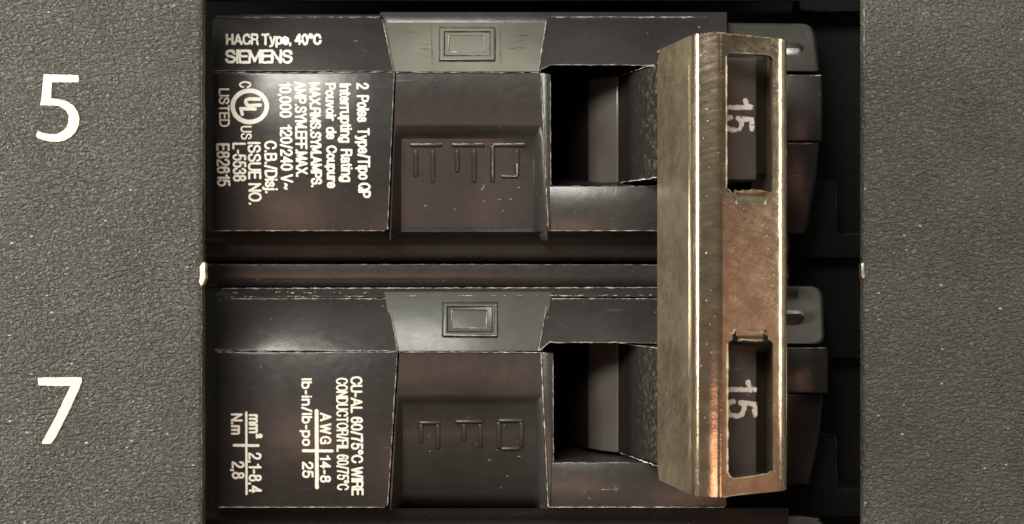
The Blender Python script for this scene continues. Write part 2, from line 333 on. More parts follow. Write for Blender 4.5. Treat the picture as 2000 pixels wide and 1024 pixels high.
def ink(name, paths, wd, h, parent, mat, lift=.004, hfun=None, cell=.55, amp=.55, nz=.28, extra=None, blotch=0.):
    """printed strokes: the union of all strokes as one flat sheet with a slightly bled outline"""
    segs = [(a, b) for p in paths for a, b in zip(p, p[1:])]
    X = [q[0] for s_ in segs for q in s_]; Y = [q[1] for s_ in segs for q in s_]
    pad = wd+2; x0, y0 = min(X)-pad, min(Y)-pad
    nx, ny = int((max(X)+pad-x0)/cell)+2, int((max(Y)+pad-y0)/cell)+2
    gx = x0+np.arange(nx)*cell; gy = y0+np.arange(ny)*cell
    d = np.full((ny, nx), 99.0)
    for (ax, ay), (bx, by) in segs:
        i0 = max(0, int((min(ax, bx)-pad-x0)/cell)); i1 = min(nx, int((max(ax, bx)+pad-x0)/cell)+1)
        j0 = max(0, int((min(ay, by)-pad-y0)/cell)); j1 = min(ny, int((max(ay, by)+pad-y0)/cell)+1)
        xx, yy = np.meshgrid(gx[i0:i1], gy[j0:j1])
        dx, dy = bx-ax, by-ay; L = dx*dx+dy*dy
        t = np.clip(((xx-ax)*dx+(yy-ay)*dy)/L, 0, 1) if L > 1e-9 else 0
        d[j0:j1, i0:i1] = np.minimum(d[j0:j1, i0:i1], np.hypot(xx-ax-t*dx, yy-ay-t*dy))
    rg = np.random.RandomState(len(segs)*7+int(x0))
    def field(sc):
        a = rg.rand(int(ny*cell*sc)+3, int(nx*cell*sc)+3)-.5
        u = np.arange(nx)*cell*sc; v = np.arange(ny)*cell*sc
        i = u.astype(int); j = v.astype(int); fu = (u-i)[None, :]; fv = (v-j)[:, None]
        fu = fu*fu*(3-2*fu); fv = fv*fv*(3-2*fv)
        return (a[np.ix_(j, i)]*(1-fu)+a[np.ix_(j, i+1)]*fu)*(1-fv)+(a[np.ix_(j+1, i)]*(1-fu)+a[np.ix_(j+1, i+1)]*fu)*fv
    f = wd/2-d+amp*(field(nz)*.9+field(nz*2.5)*.7)
    if extra is not None: f = extra(f, gx, gy, field)
    ins = f > 0
    V = []; Fc = []; idx = {}
    def vert(u, v):
        k = (round(u, 3), round(v, 3))
        if k not in idx:
            idx[k] = len(V); V.append(tuple(P(u, v, (hfun(u, v) if hfun else h)+lift)))
        return idx[k]
    for j in range(ny-1):
        i = 0
        a = ins[j]; b = ins[j+1]
        tot = a[:-1].astype(int)+a[1:]+b[:-1]+b[1:]
        for i in np.nonzero((tot > 0) & (tot < 4))[0]:
            c = [(gx[i], gy[j], f[j, i]), (gx[i+1], gy[j], f[j, i+1]), (gx[i+1], gy[j+1], f[j+1, i+1]), (gx[i], gy[j+1], f[j+1, i])]
            poly_ = []
            for k in range(4):
                p, q = c[k], c[(k+1) % 4]
                if p[2] > 0: poly_.append((p[0], p[1]))
                if (p[2] > 0) != (q[2] > 0):
                    t = p[2]/(p[2]-q[2]); poly_.append((p[0]+(q[0]-p[0])*t, p[1]+(q[1]-p[1])*t))
            ids = []
            for q in poly_:
                z = vert(*q)
                if not ids or (ids[-1] != z and ids[0] != z): ids.append(z)
            if len(ids) > 2: Fc.append(ids)
        full = np.nonzero(tot == 4)[0]
        if len(full):
            st = full[0]; pr = st
            for i in list(full[1:])+[-9]:
                if i != pr+1 or i-st > 30:
                    Fc.append([vert(gx[st], gy[j]), vert(gx[pr+1], gy[j]), vert(gx[pr+1], gy[j+1]), vert(gx[st], gy[j+1])]); st = i
                pr = i
    me = bpy.data.meshes.new(name); me.from_pydata(V, [], Fc); me.update()
    bm = bmesh.new(); bm.from_mesh(me)
    for fc in bm.faces:
        if fc.normal.y > 0: fc.normal_flip()
    bm.to_mesh(me); bm.free()
    return link(name, me, parent, [mat])
def text_mesh(name, s, box, h, parent, mat, rot=True, wd=4.3, lean=0.0, lift=.004, hfun=None, track=.23, word=.35, capbox=None, **kw):
    """lettering whose outline fills box = (x0,y0,x1,y1) in photo pixels"""
    ps = glyph_paths(s, track, word)
    xs = [q[0] for p in ps for q in p]; ys = [q[1] for p in ps for q in p]
    a0, a1, b0, b1 = min(xs), max(xs), min(ys), max(ys)
    x0, y0, x1, y1 = box; x0 += wd/2; y0 += wd/2; x1 -= wd/2; y1 -= wd/2
    dl = lean*(y1-y0) if rot else 0
    def mp(p):
        u = (p[0]-a0)/max(a1-a0, 1e-6); q = (p[1]-b0)/(b1-b0)
        if rot: return (x0+q*(x1-x0-dl)+dl*u, y0+u*(y1-y0))
        return (x0+u*(x1-x0), y1-q*(y1-y0))
    return ink(name, [[mp(q) for q in p] for p in ps], wd, h, parent, mat, lift, hfun, **kw)
def poly(mb, pts, h, m=0):
    vs = [P(a, b, h) for a, b in pts]; mb.add(vs, [list(range(len(vs)))], m)
def stroke(mb, pts, wd, h, m=0, raise_=0.0):
    """flat or raised bar following a pixel path"""
    L = []
    for i, p in enumerate(pts):
        a = Vector(pts[max(i-1, 0)]); b = Vector(pts[min(i+1, len(pts)-1)]); d = (b-a).normalized(); nn = Vector((-d.y, d.x))
        L.append((Vector(p)+nn*wd/2, Vector(p)-nn*wd/2))
    for (a, b), (c, d) in zip(L, L[1:]):
        q = [tuple(a), tuple(c), tuple(d), tuple(b)]
        if raise_: mb.prism(q, h+raise_, h-.004, m)
        else: poly(mb, q, h, m)
# ------------------------------------------------------------------ setting: the recess behind everything
rb = MB()
rb.prism([(250, -300), (1850, -300), (1850, 1330), (250, 1330)], -2.6, -3.0)
o = rb.build('recess_floor', None, [M['base']]); o['kind'] = 'structure'; o['label'] = 'black bottom of the recess behind the circuit breakers'
# busbar carrier, dark stepped plastic on the right
bb = thing('busbar_carrier', P(1640, 512, -2.6), 'matte black stepped plastic carrier in the shadow right of the breaker', 'busbar carrier')
for ya, yb, yc in ((352, 458, 505), (850, 955, 1010)):
    s = MB()
    s.prism([(1380, ya), (1632, ya), (1635, yb), (1700, yb), (1700, yc), (1380, yc)], -2.05, -2.6)
    s.flash([(1592, ya, -2.05), (1632, ya, -2.05), (1635, yb, -2.05), (1690, yb, -2.05)], 1.6, .004, gap=.2)
    s.build('carrier_step', bb, [M['base'], M['insert_b']], .02)
s = MB(); s.prism([(1380, 510), (1700, 510), (1700, 700), (1380, 700)], -2.3, -2.6)
s.flash([(1540, 510, -2.3), (1690, 511, -2.3)], 1.2, .003, gap=.3); s.build('carrier_rib', bb, [M['base'], M['insert_b']], .02)
s = MB(); s.prism([(1560, -200), (1700, -200), (1700, 20), (1560, 22)], -2.2, -2.6)
s.flash([(1590, 22, -2.2), (1690, 20, -2.2)], 1.5, .003, gap=.3); s.build('carrier_rib', bb, [M['base'], M['insert_b']], .02)
# ------------------------------------------------------------------ cover panel
cp = thing('panel_cover', P(1000, 512, -.12), 'dark grey textured metal cover panel around the breaker opening, numbered 5 and 7', 'panel cover')
mb = MB()
def edge_line(x, amp=1.2):
    return [(x+noise.noise(Vector((y*.02, x, 0)))*amp, y) for y in range(-420, 1461, 20)]
Lf = edge_line(395); Rt = edge_line(1687)
for side, col in ((0, Lf), (1, Rt)):
    sgn = -1 if side == 0 else 1
    xo = -900 if side == 0 else 2900
    r = .045
    rows = []
    for (x, y) in col:
        w0 = P(x, y, 0)
        q = [Vector((px(xo, 0), 0, w0.z))]
        q += [Vector((w0.x+sgn*r*(1-math.sin(a)), r*(1-math.cos(a)), w0.z)) for a in (0, .4, .8, 1.2, math.pi/2)]
        q += [Vector((w0.x, .14, w0.z)), Vector((w0.x+sgn*.03, .15, w0.z)), Vector((px(xo, 0), .15, w0.z))]
        rows.append(q)
    nc = len(rows[0])
    mb.add([v for r_ in rows for v in r_], [[r_*nc+c, r_*nc+c+1, (r_+1)*nc+c+1, (r_+1)*nc+c] for r_ in range(len(rows)-1) for c in range(nc-1)])
# strips of the sheet above and below the opening (outside the picture)
mb.prism([(396, -420), (1686, -420), (1686, -330), (396, -330)], 0, -.14)
mb.prism([(396, 1360), (1686, 1360), (1686, 1460), (396, 1460)], 0, -.14)
mb.flash([(394, y, -.01) for y in range(0, 1025, 8)], 1.6, .004, gap=.35, jit=.9)
mb.flash([(1688, y, -.01) for y in range(0, 1025, 8)], 1.4, .003, gap=.45, jit=.8)
mb.build('cover_sheet', cp, [M['panel'], M['silver']])
for sgn_, out_ in ((1, [(390, 522), (394, 516), (398, 512), (401, 518), (400, 530), (402, 541), (398, 552), (393, 560), (389, 551), (391, 538)]),
                  (0, [(1683, 516), (1687, 512), (1689, 519), (1688, 530), (1691, 538), (1687, 545), (1683, 541)])):
    s = MB(); s.prism(out_, .006, -.1)
    s.build('tab_stub', cp, [M['steel_edge' if sgn_ else 'silver']], .004)
def digit(pts, name):
    s = MB(); bm = bmesh.new()
    vs = [bm.verts.new(P(a, b, .006)) for a, b in pts]
    es = [bm.edges.new((vs[i], vs[(i+1) % len(vs)])) for i in range(len(vs))]
    bmesh.ops.triangle_fill(bm, edges=es, use_beauty=True, normal=(0, -1, 0))
    for f in bm.faces:
        if f.normal.y > 0: f.normal_flip()
    me = bpy.data.meshes.new(name); bm.to_mesh(me); bm.free()
    return link(name, me, cp, [M['digit']])
def rough_outline(pts, step=3, amp=.9):
    out = []
    for (a, b), (c, d) in zip(pts, pts[1:]+pts[:1]):
        L = math.hypot(c-a, d-b); n = max(1, int(L/step))
        for i in range(n):
            x = a+(c-a)*i/n; y = b+(d-b)*i/n
            out.append((x+noise.noise(Vector((x*.4, y*.4, 3)))*amp, y+noise.noise(Vector((x*.4, y*.4, 8)))*amp))
    return out
five = [(175, 93), (313, 96), (315, 110), (312, 125), (207, 124), (204, 190), (235, 192), (268, 201), (293, 218), (310, 242), (317, 268), (315, 295),
        (304, 320), (285, 342), (260, 356), (235, 362), (205, 362), (172, 356), (147, 345), (145, 335), (152, 320), (172, 328), (200, 333), (225, 332), (248, 323), (265, 305), (274, 285), (275, 262),
        (267, 242), (252, 228), (232, 219), (205, 217), (160, 217), (165, 190)]
digit(rough_outline([(x/2.048, y/2.048+100) for x, y in five]), 'number_five')
seven = [(172, 198), (185, 193), (600, 190), (612, 205), (610, 245), (575, 330), (470, 560), (350, 790), (305, 855), (215, 855), (225, 822), (350, 590), (500, 278), (180, 272)]
digit(rough_outline([(x/5.12+40, y/5.12+700) for x, y in seven]), 'number_seven')
# ------------------------------------------------------------------ the two-pole breaker
cb = thing('circuit_breaker', P(1000, 512, -2.6), 'black two-pole circuit breaker with white printing and a plated handle tie, filling the opening', 'circuit breaker')
F = -.80
PL = [ # measurements of the two poles, photo pixels
 dict(x0=415, st=31, s0=34, s1=139, f0=142, f1=452, lx=(770, 757), sl=(745, 768), ins=(757, 771, 1067, 1049), it=44, sr=(1068, 1052), wx=(1076, 1285), wy=(128, 361), cr=248, ci=(781, 1042), cb=459,
      base=515, bx=1300, ins_m='insert_a', str_y=(148, 357)),
 dict(x0=420, st=568, s0=584, s1=685, f0=688, f1=992, lx=(776, 757), sl=(757, 776), ins=(758, 778, 1070, 1052), it=570, sr=(1070, 1052), wx=(1081, 1290), wy=(670, 901), cr=776, ci=(784, 1044), cb=966,
      base=1006, bx=1420, ins_m='insert_b', str_y=(670, 885)),
]
def housing(d, idx):
    x0 = d['x0']; mb = MB()
    SH = F-.30                       # top rim of the sloping shoulder
    f0, f1, s0, s1 = d['f0'], d['f1'], d['s0'], d['s1']
    # label face block (left)
    mb.prism([(x0+6, f0), (d['lx'][0], f0), (d['lx'][1], f1-3), (d['lx'][1]-7, f1), (x0+5, f1), (x0, f1-6), (x0, f0+6)], F, -2.6)
    # left shoulder, sloping back to the top
    mb.loft([(x0+6, s0), (d['sl'][0]-4, s0), (d['sl'][0]+2, s0+6), (d['sl'][1], s1), (x0, s1), (x0, s0+8)], [SH, SH, SH+.018, F-.012, F-.012, SH+.02],
            [(x0+4, s0+9), (d['sl'][0]+6, s0+9), (d['sl'][0]+8, s0+14), (d['sl'][1]+4, s1-1), (x0+2, s1-1), (x0+2, s0+14)], -2.3)
    # right shoulder
    rx = 1420
    mb.loft([(d['sr'][0], s0+4), (d['sr'][0]+8, s0-1), (rx, s0+3), (rx, d['wy'][0]), (d['sr'][1]+22, d['wy'][0]), (d['sr'][1], s1)],
            [SH+.01, SH, SH, F-.02, F-.02, F-.012],
            [(d['sr'][0]-4, s0+12), (d['sr'][0]+6, s0+9), (rx, s0+9), (rx, d['wy'][0]+1), (d['sr'][1]+22, d['wy'][0]+1), (d['sr'][1]-4, s1)], -2.3)
    # window jamb between centre plate and window, block below the window, and its wall to the right
    lo = d['wy'][1]
    mb.prism([(1058, f0), (d['wx'][0], f0+3), (d['wx'][0], lo+2), (1074, f1-2), (1071, f1-1)], F-.01, -2.6)
    mb.prism([(d['wx'][0]-3, lo+3), (rx-6, lo+3), (rx, f1-6), (rx-4, f1), (1075, f1)], F, -2.6)
    mb.prism([(1345, d['wy'][0]+4), (rx, d['wy'][0]+4), (rx, lo+2), (1345, lo+2)], F-.01, -2.6)
    # lower ledges
    b = d['base']
    ex = 1540
    lg_ = MB(); lg_.sheet([[(x, y, h) for x in (400, 500, 700, 900, 1100, 1300, ex)] for y, h in ((f1+1, F-.06), (f1+5, F-.16), (f1+12, F-.27), (f1+20, F-.32), (f1+30, F-.335), (f1+40, F-.345), (f1+48, F-.37), (f1+54, F-.42), (b-4, F-.5), (b-1, F-.8), (b, F-1.2))])
    if idx == 1:
        lg_.sheet([[(x, y, h) for x in (400, 600, 900, 1200, ex)] for y, h in ((517, F-.42), (521, F-.418), (540, F-.42), (560, F-.44), (561, F-.5), (564, F-.7))])
        lg_.sheet([[(x, 517, h) for x in (400, 600, 900, 1200, ex)] for h in (F-.424, F-1.2)])
        # ragged double ridge along the top of the lower pole
        mb.loft([(x0+14, 564), (1560, 562), (1560, 580), (x0+2, 582), (x0, 576)], [F-.36, F-.36, F-.30, F-.30, F-.33], [(x0+12, 562), (1560, 560), (1560, 582), (x0+2, 584), (x0, 578)], -1.6)
    else:
        mb.loft([(742, 24), (1420, 24), (1420, 47), (742, 47)], [F-.50, F-.50, F-.46, F-.46], [(742, 22), (1420, 22), (1420, 49), (742, 49)], -2.)
        mb.loft([(x0+8, 28), (745, 29), (745, 35), (x0+8, 35)], [F-.33, F-.33, F-.30, F-.30], [(x0+8, 27), (745, 28), (745, 38), (x0+8, 38)], -2.)
    # ---- moulding flash and wear along the edges
    e = .004
    mb.flash([(x0+5, f0, F+e), (600, f0+1, F+e), (d['lx'][0]-3, f0, F+e)], 2.4, gap=.25, jit=.8)
    mb.flash([(x0, s1-1, F-.005), (600, s1, F-.005), (d['sl'][1], s1+1, F-.005)], 1.6, gap=.4, jit=.8)
    mb.flash([(d['lx'][0], f0, F+e), (d['lx'][1], f1-4, F+e)], 2.6, .008, gap=.1)
    mb.flash([(x0+5, f1-1, F+e), (d['lx'][1]-6, f1-1, F+e)], 2.2, .006, gap=.15)
    mb.flash([(d['lx'][0]+3, f0, F+e), (900, f0, F+e), (1057, f0+1, F+e)], 2.6, .008, gap=.2, jit=.9)
    mb.flash([(1057, f0+2, F+e), (1071, f1-2, F+e)], 2.4, .006, gap=.12)
    mb.flash([(d['wx'][0]-1, f0+16, F+e), (d['wx'][0], lo, F+e)], 1.2, .003, gap=.35)
    mb.flash([(1072, f1-1, F+e), (rx-4, f1-1, F+e)], 2.2, .006, gap=.15)
    mb.flash([(d['wx'][0]-2, lo+3, F+e), (rx-40, lo+3, F+e)], 1.3, .003, gap=.4)
    mb.flash([(d['sr'][1]+2, s1-1, F), (d['sr'][1]+22, d['wy'][0]-1, F-.01), (1200, d['wy'][0]-1, F-.01), (1290, d['wy'][0]+1, F-.01)], 2.0, .005, gap=.2, jit=.9)
    mb.flash([(x0+6, s0, SH+e), (d['sl'][0]-4, s0, SH+e)], 2.2 if idx == 0 else 2.6, .005, gap=.25, jit=.7)
    mb.flash([(d['sr'][0]+8, s0, SH+e), (1380, s0, SH+e)], 2.6 if idx == 0 else 2.6, .005, gap=.25, jit=.7)
    mb.flash([(d['sl'][0]+2, s0+4, SH+.02), (d['sl'][1], s1, F)], 1.8, .004, gap=.2)
    mb.flash([(d['sr'][0]-1, s0+6, SH+.02), (d['sr'][1], s1, F)], 2.4, .004, gap=.15)
    if idx == 1:
        mb.flash([(x0+14, 564, F-.35), (1380, 562, F-.35)], 3.0, .006, gap=.2, jit=.8)
        mb.flash([(x0+2, 573, F-.32), (760, 571, F-.32)], 2.4, .006, gap=1., jit=1.2)
        mb.flash([(x0+20, 580, F-.29), (760, 579, F-.29), (1060, 578, F-.29), (1380, 577, F-.29)], 2.2, .005, gap=.9, jit=1.0)
        mb.flash([(400, 518, F-.40), (900, 517, F-.40), (1300, 518, F-.40)], 1.2, .003, gap=.4)
    # stray scratches and nicks
    for k in range(16):
        x = random.uniform(1090, 1380) if k % 2 else random.uniform(x0+20, 750)
        y = random.uniform(s0+10, s1-10) if k % 3 == 0 else random.uniform(lo+15, f1-8)
        if y > f0 and x < 760: continue
        h = (SH+(F-SH)*(y-s0)/(s1-s0)) if y < s1 else F
        a = random.uniform(-.6, .6); L = random.uniform(3, 9)
        mb.flash([(x, y, h+.002), (x+L*math.cos(a), y+L*math.sin(a), h+.002)], 1.0, .001, gap=.1)
    if idx == 1:
        mb.flash([(1175, 956, F), (1210, 957, F)], 1.0, .002, gap=.1); mb.flash([(1200, 948, F), (1204, 962, F)], 1.2, .002, gap=.1)
    hs = mb.build('pole_housing', cb, [M['plastic'], M['worn']], .010, 2)
    lg_.build('ledge', hs, [M['plastic'], M['worn']], 0, angle=75)
    hs['label'] = ('upper pole housing with dense white printing' if idx == 0 else 'lower pole housing with wire size table printed on it')
    # ---- grey insert
    a, b2, c, d2 = d['ins']; it = d['it']
    m2 = MB()
    q = .045
    m2.loft([(a-8, it), (c+8, it), (d2+8, s1+1), (b2-8, s1+1)], [SH-.02, SH-.02, F-q, F-q], [(a-8, it+6), (c+8, it+6), (d2+8, s1), (b2-8, s1)], -2.2)
    if idx == 0:
        for xx in (843, 977): m2.flash([(xx, it+2, SH-.017), (xx+1, s1-14, F-q-.03)], 1.0, .001, gap=.2)
    if idx == 0:
        hi_ = lambda y: SH-.02+(F-q-SH+.02)*(y-it)/(s1+1-it)
        for k in range(13):
            xa = random.uniform(985, 1025) if k % 3 else random.uniform(772, 830); ya = random.uniform(60, 130); L = random.uniform(8, 30)
            m2.flash([(xa, ya, hi_(ya)+.002), (xa+L, ya+random.uniform(-1, 2), hi_(ya)+.002)], 1.0, .0005, gap=.1)
    ins = m2.build('insert', hs, [M[d['ins_m']], M['plastic']], .006)
    ins['label'] = 'olive grey insert' if idx == 0 else 'slate grey insert'
    # raised latch frame with a sunk bar in it
    def hins(y): return SH-.02+(F-q-SH+.02)*(y-it)/(s1+1-it)
    X0, X1, Y0, Y1 = (860, 965, 56, 117) if idx == 0 else (866, 969, 593, 656)
    m3 = MB()
    ring_o = [(X0, Y0), (X1, Y0), (X1, Y1), (X0, Y1)]
    g = 7
    i1 = [(X0+g, Y0+g-2), (X1-g, Y0+g-2), (X1-g, Y1-g), (X0+g, Y1-g)]
    g2 = 19
    i2 = [(X0+g2-2, Y0+g2-6), (X1-g2, Y0+g2-6), (X1-g2, Y1-g2+4), (X0+g2-2, Y1-g2+4)]
    rings = [(ring_o, -.012), (ring_o, .040), (i1, .040), (i1, .020), (i2, .016), (i2, -.03)]
    vs = []
    for rr_, dh in rings:
        grow = 2.5 if dh == -.012 else 0
        for (u, v) in rr_:
            vs.append(P(u+(grow if u > 910 else -grow), v+(grow if v > (Y0+Y1)/2 else -grow), hins(v)+dh))
    fs = [[r_*4+k, r_*4+(k+1) % 4, (r_+1)*4+(k+1) % 4, (r_+1)*4+k] for r_ in range(len(rings)-1) for k in range(4)]
    fs.append([len(vs)-4+k for k in range(4)])
    m3.add(vs, fs)
    lw = 2.0
    def fl(x, y, dh): return (x, y, hins(y)+dh)
    m3.flash([fl(X0+g+8, Y1-g2+4, .018), fl(X0+g2-2, Y0+g2-6, .018)], 1.4, .002, gap=.2)
    m3.flash([fl(X0+g2, Y1-g2+4, .018), fl(X1-g2, Y1-g2+4, .018), fl(X1-g2, Y0+g2-4, .018)], lw, .003, gap=.15)
    if idx: m3.flash([fl(X1, Y0, .042), fl(X1, Y1, .042), fl(X0+20, Y1, .042)], 2., .003, gap=.1)
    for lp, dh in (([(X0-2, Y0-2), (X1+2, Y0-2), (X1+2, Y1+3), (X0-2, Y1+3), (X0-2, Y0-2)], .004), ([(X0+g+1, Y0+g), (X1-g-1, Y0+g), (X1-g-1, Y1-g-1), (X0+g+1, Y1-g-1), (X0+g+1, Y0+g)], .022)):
        m3.flash([fl(a_, b_, dh) for a_, b_ in lp], 2.6, .001, m=2, gap=.05, jit=.4)  # groove shade drawn as dark lines around the frame
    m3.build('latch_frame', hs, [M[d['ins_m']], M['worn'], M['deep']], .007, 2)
    # ---- centre plate with a sunk lower half
    cr, (ci0, ci1), cbm = d['cr'], d['ci'], d['cb']
    xl = lambda y: d['lx'][0]+4+(y-f0)*(d['lx'][1]-d['lx'][0])/(f1-f0)
    xr = lambda y: 1055+(y-f0)*14/(f1-f0)
    h0, hr0, hr1 = F-.006, F-.13, F-.235
    if idx: hr0, hr1 = F-.10, F-.22
    m4 = MB()
    sof = 14 if idx == 0 else 8
    rows = []
    for y, hi, ins_ in ((f0+1, h0, 0), (cr-6, h0, 0), (cr, h0-.012, .3), (cr+sof, (h0*.35+hr0*.65), .85), (cr+sof+9, hr0-.005, 1), (cr+70, hr0-.04, 1), (f1+6 if idx == 0 else cbm-2, hr1, 1), (f1+11 if idx == 0 else cbm+14, hr1-.10, 1), (f1+18 if idx == 0 else cbm+30, hr1-.4, 1)):
        L, R = xl(y), xr(y)
        edge = h0 if y < f1 else h0-.03
        A = L+(ci0-L)*ins_; B = R+(ci1-R)*ins_
        rows.append([(L, y, edge), (L+(A-L)*.12+.5, y, edge-.004*ins_), (L+(A-L)*.8+1, y, edge+(hi-edge)*.8), (A+3, y, hi), ((A+B)/2, y, hi), (B-3, y, hi), (R-(R-B)*.75-1, y, edge+(hi-edge)*.85), (R-(R-B)*.5, y, edge+(hi-edge)*.25), (R, y, edge)])
    m4.sheet(rows)
    pm = m4.build('centre_plate', hs, [M['plate'], M['worn']], 0, angle=40)
    # embossed marks
    def hp(y): return float(np.interp(y, [cr+sof+9, cr+70, f1+6 if idx == 0 else cbm-2], [hr0-.005, hr0-.04, hr1]))
    if idx == 0:
        marks = [([(801, 283), (862, 283)], [(812, 292), (812, 346)], [(845, 292), (845, 358)]),
                 ([(883, 283), (945, 283)], [(893, 292), (893, 338)], [(926, 292), (926, 358)]),
                 ([(962, 283), (1025, 283)], [(962, 283), (962, 357)], [(1010, 292), (1010, 344), (979, 345)])]
    else:
        marks = [([(819, 826), (858, 826)], [(822, 828), (822, 866)], [(855, 828), (855, 878)]),
                 ([(890, 824), (940, 824)], [(906, 828), (906, 862)], [(938, 828), (938, 876)]),
                 ([(974, 822), (1020, 822)], [(974, 824), (974, 878)], [(1018, 824), (1018, 876)], [(980, 877), (1014, 877)])]
    for mk in marks:
        m5 = MB()
        for st in mk:
            for a_, b_ in zip(st, st[1:]):
                hh = hp((a_[1]+b_[1])/2)
                v_ = abs(a_[0]-b_[0]) < 3
                wd = 10.5 if v_ else 8.5
                if v_: q_ = [(a_[0]-wd/2, a_[1]), (a_[0]+wd/2, a_[1]), (b_[0]+wd/2, b_[1]), (b_[0]-wd/2, b_[1])]; H = [hp(a_[1]), hp(a_[1]), hp(b_[1]), hp(b_[1])]
                else: q_ = [(min(a_[0], b_[0])-2, a_[1]-wd/2), (max(a_[0], b_[0])+2, a_[1]-wd/2), (max(a_[0], b_[0])+2, a_[1]+wd/2), (min(a_[0], b_[0])-2, a_[1]+wd/2)]; H = [hh]*4
                m5.prism(q_, [z+(.014 if v_ else .022) for z in H], min(H)-.03)
        if idx == 0:
            a_, b_ = mk[0]
            m5.flash([(a_[0], a_[1]-2, hp(a_[1])+.018), (b_[0], b_[1]-2, hp(b_[1])+.018)], 2.0, .003, gap=.05, jit=.3)
            if mk is marks[2]:
                m5.flash([(963, 284, hp(284)+.020), (962, 345, hp(345)+.020)], 1.4, .002, gap=.3)
                m5.flash([(1010, 320, hp(320)+.020), (1010, 344, hp(344)+.020), (980, 345, hp(345)+.020)], 1.8, .002, gap=.1)
        m5.build('embossed_letter', hs, [M['plate'], M['worn']], .019, 3, angle=60)
    # little nicks on the plate
    m6 = MB()
    for k in range(9):
        x = random.uniform(ci0+12, ci1-12); y = random.uniform(cr+40, cbm-20); a = random.uniform(-.9, .9); L = random.uniform(2, 8)
        m6.flash([(x, y, hp(y)+.003), (x+L*math.cos(a), y+L*math.sin(a), hp(y+L*math.sin(a))+.003)], 1.3, .001, gap=.05)
    if idx == 0: m6.flash([(940, 372, hp(372)+.004), (945, 366, hp(366)+.004), (946, 360, hp(360)+.004)], 1.8, .002, gap=.05)
    o = m6.build('scratch', hs, [M['plate'], M['worn']]); o['kind'] = 'stuff'
    # window floor
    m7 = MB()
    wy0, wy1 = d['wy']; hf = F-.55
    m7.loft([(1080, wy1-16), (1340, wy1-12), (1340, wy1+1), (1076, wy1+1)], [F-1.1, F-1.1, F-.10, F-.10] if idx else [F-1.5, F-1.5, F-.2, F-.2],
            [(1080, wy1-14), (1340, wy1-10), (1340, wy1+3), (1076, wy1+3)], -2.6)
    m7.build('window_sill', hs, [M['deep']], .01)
    return hs
H0 = housing(PL[0], 0); H1 = housing(PL[1], 1)
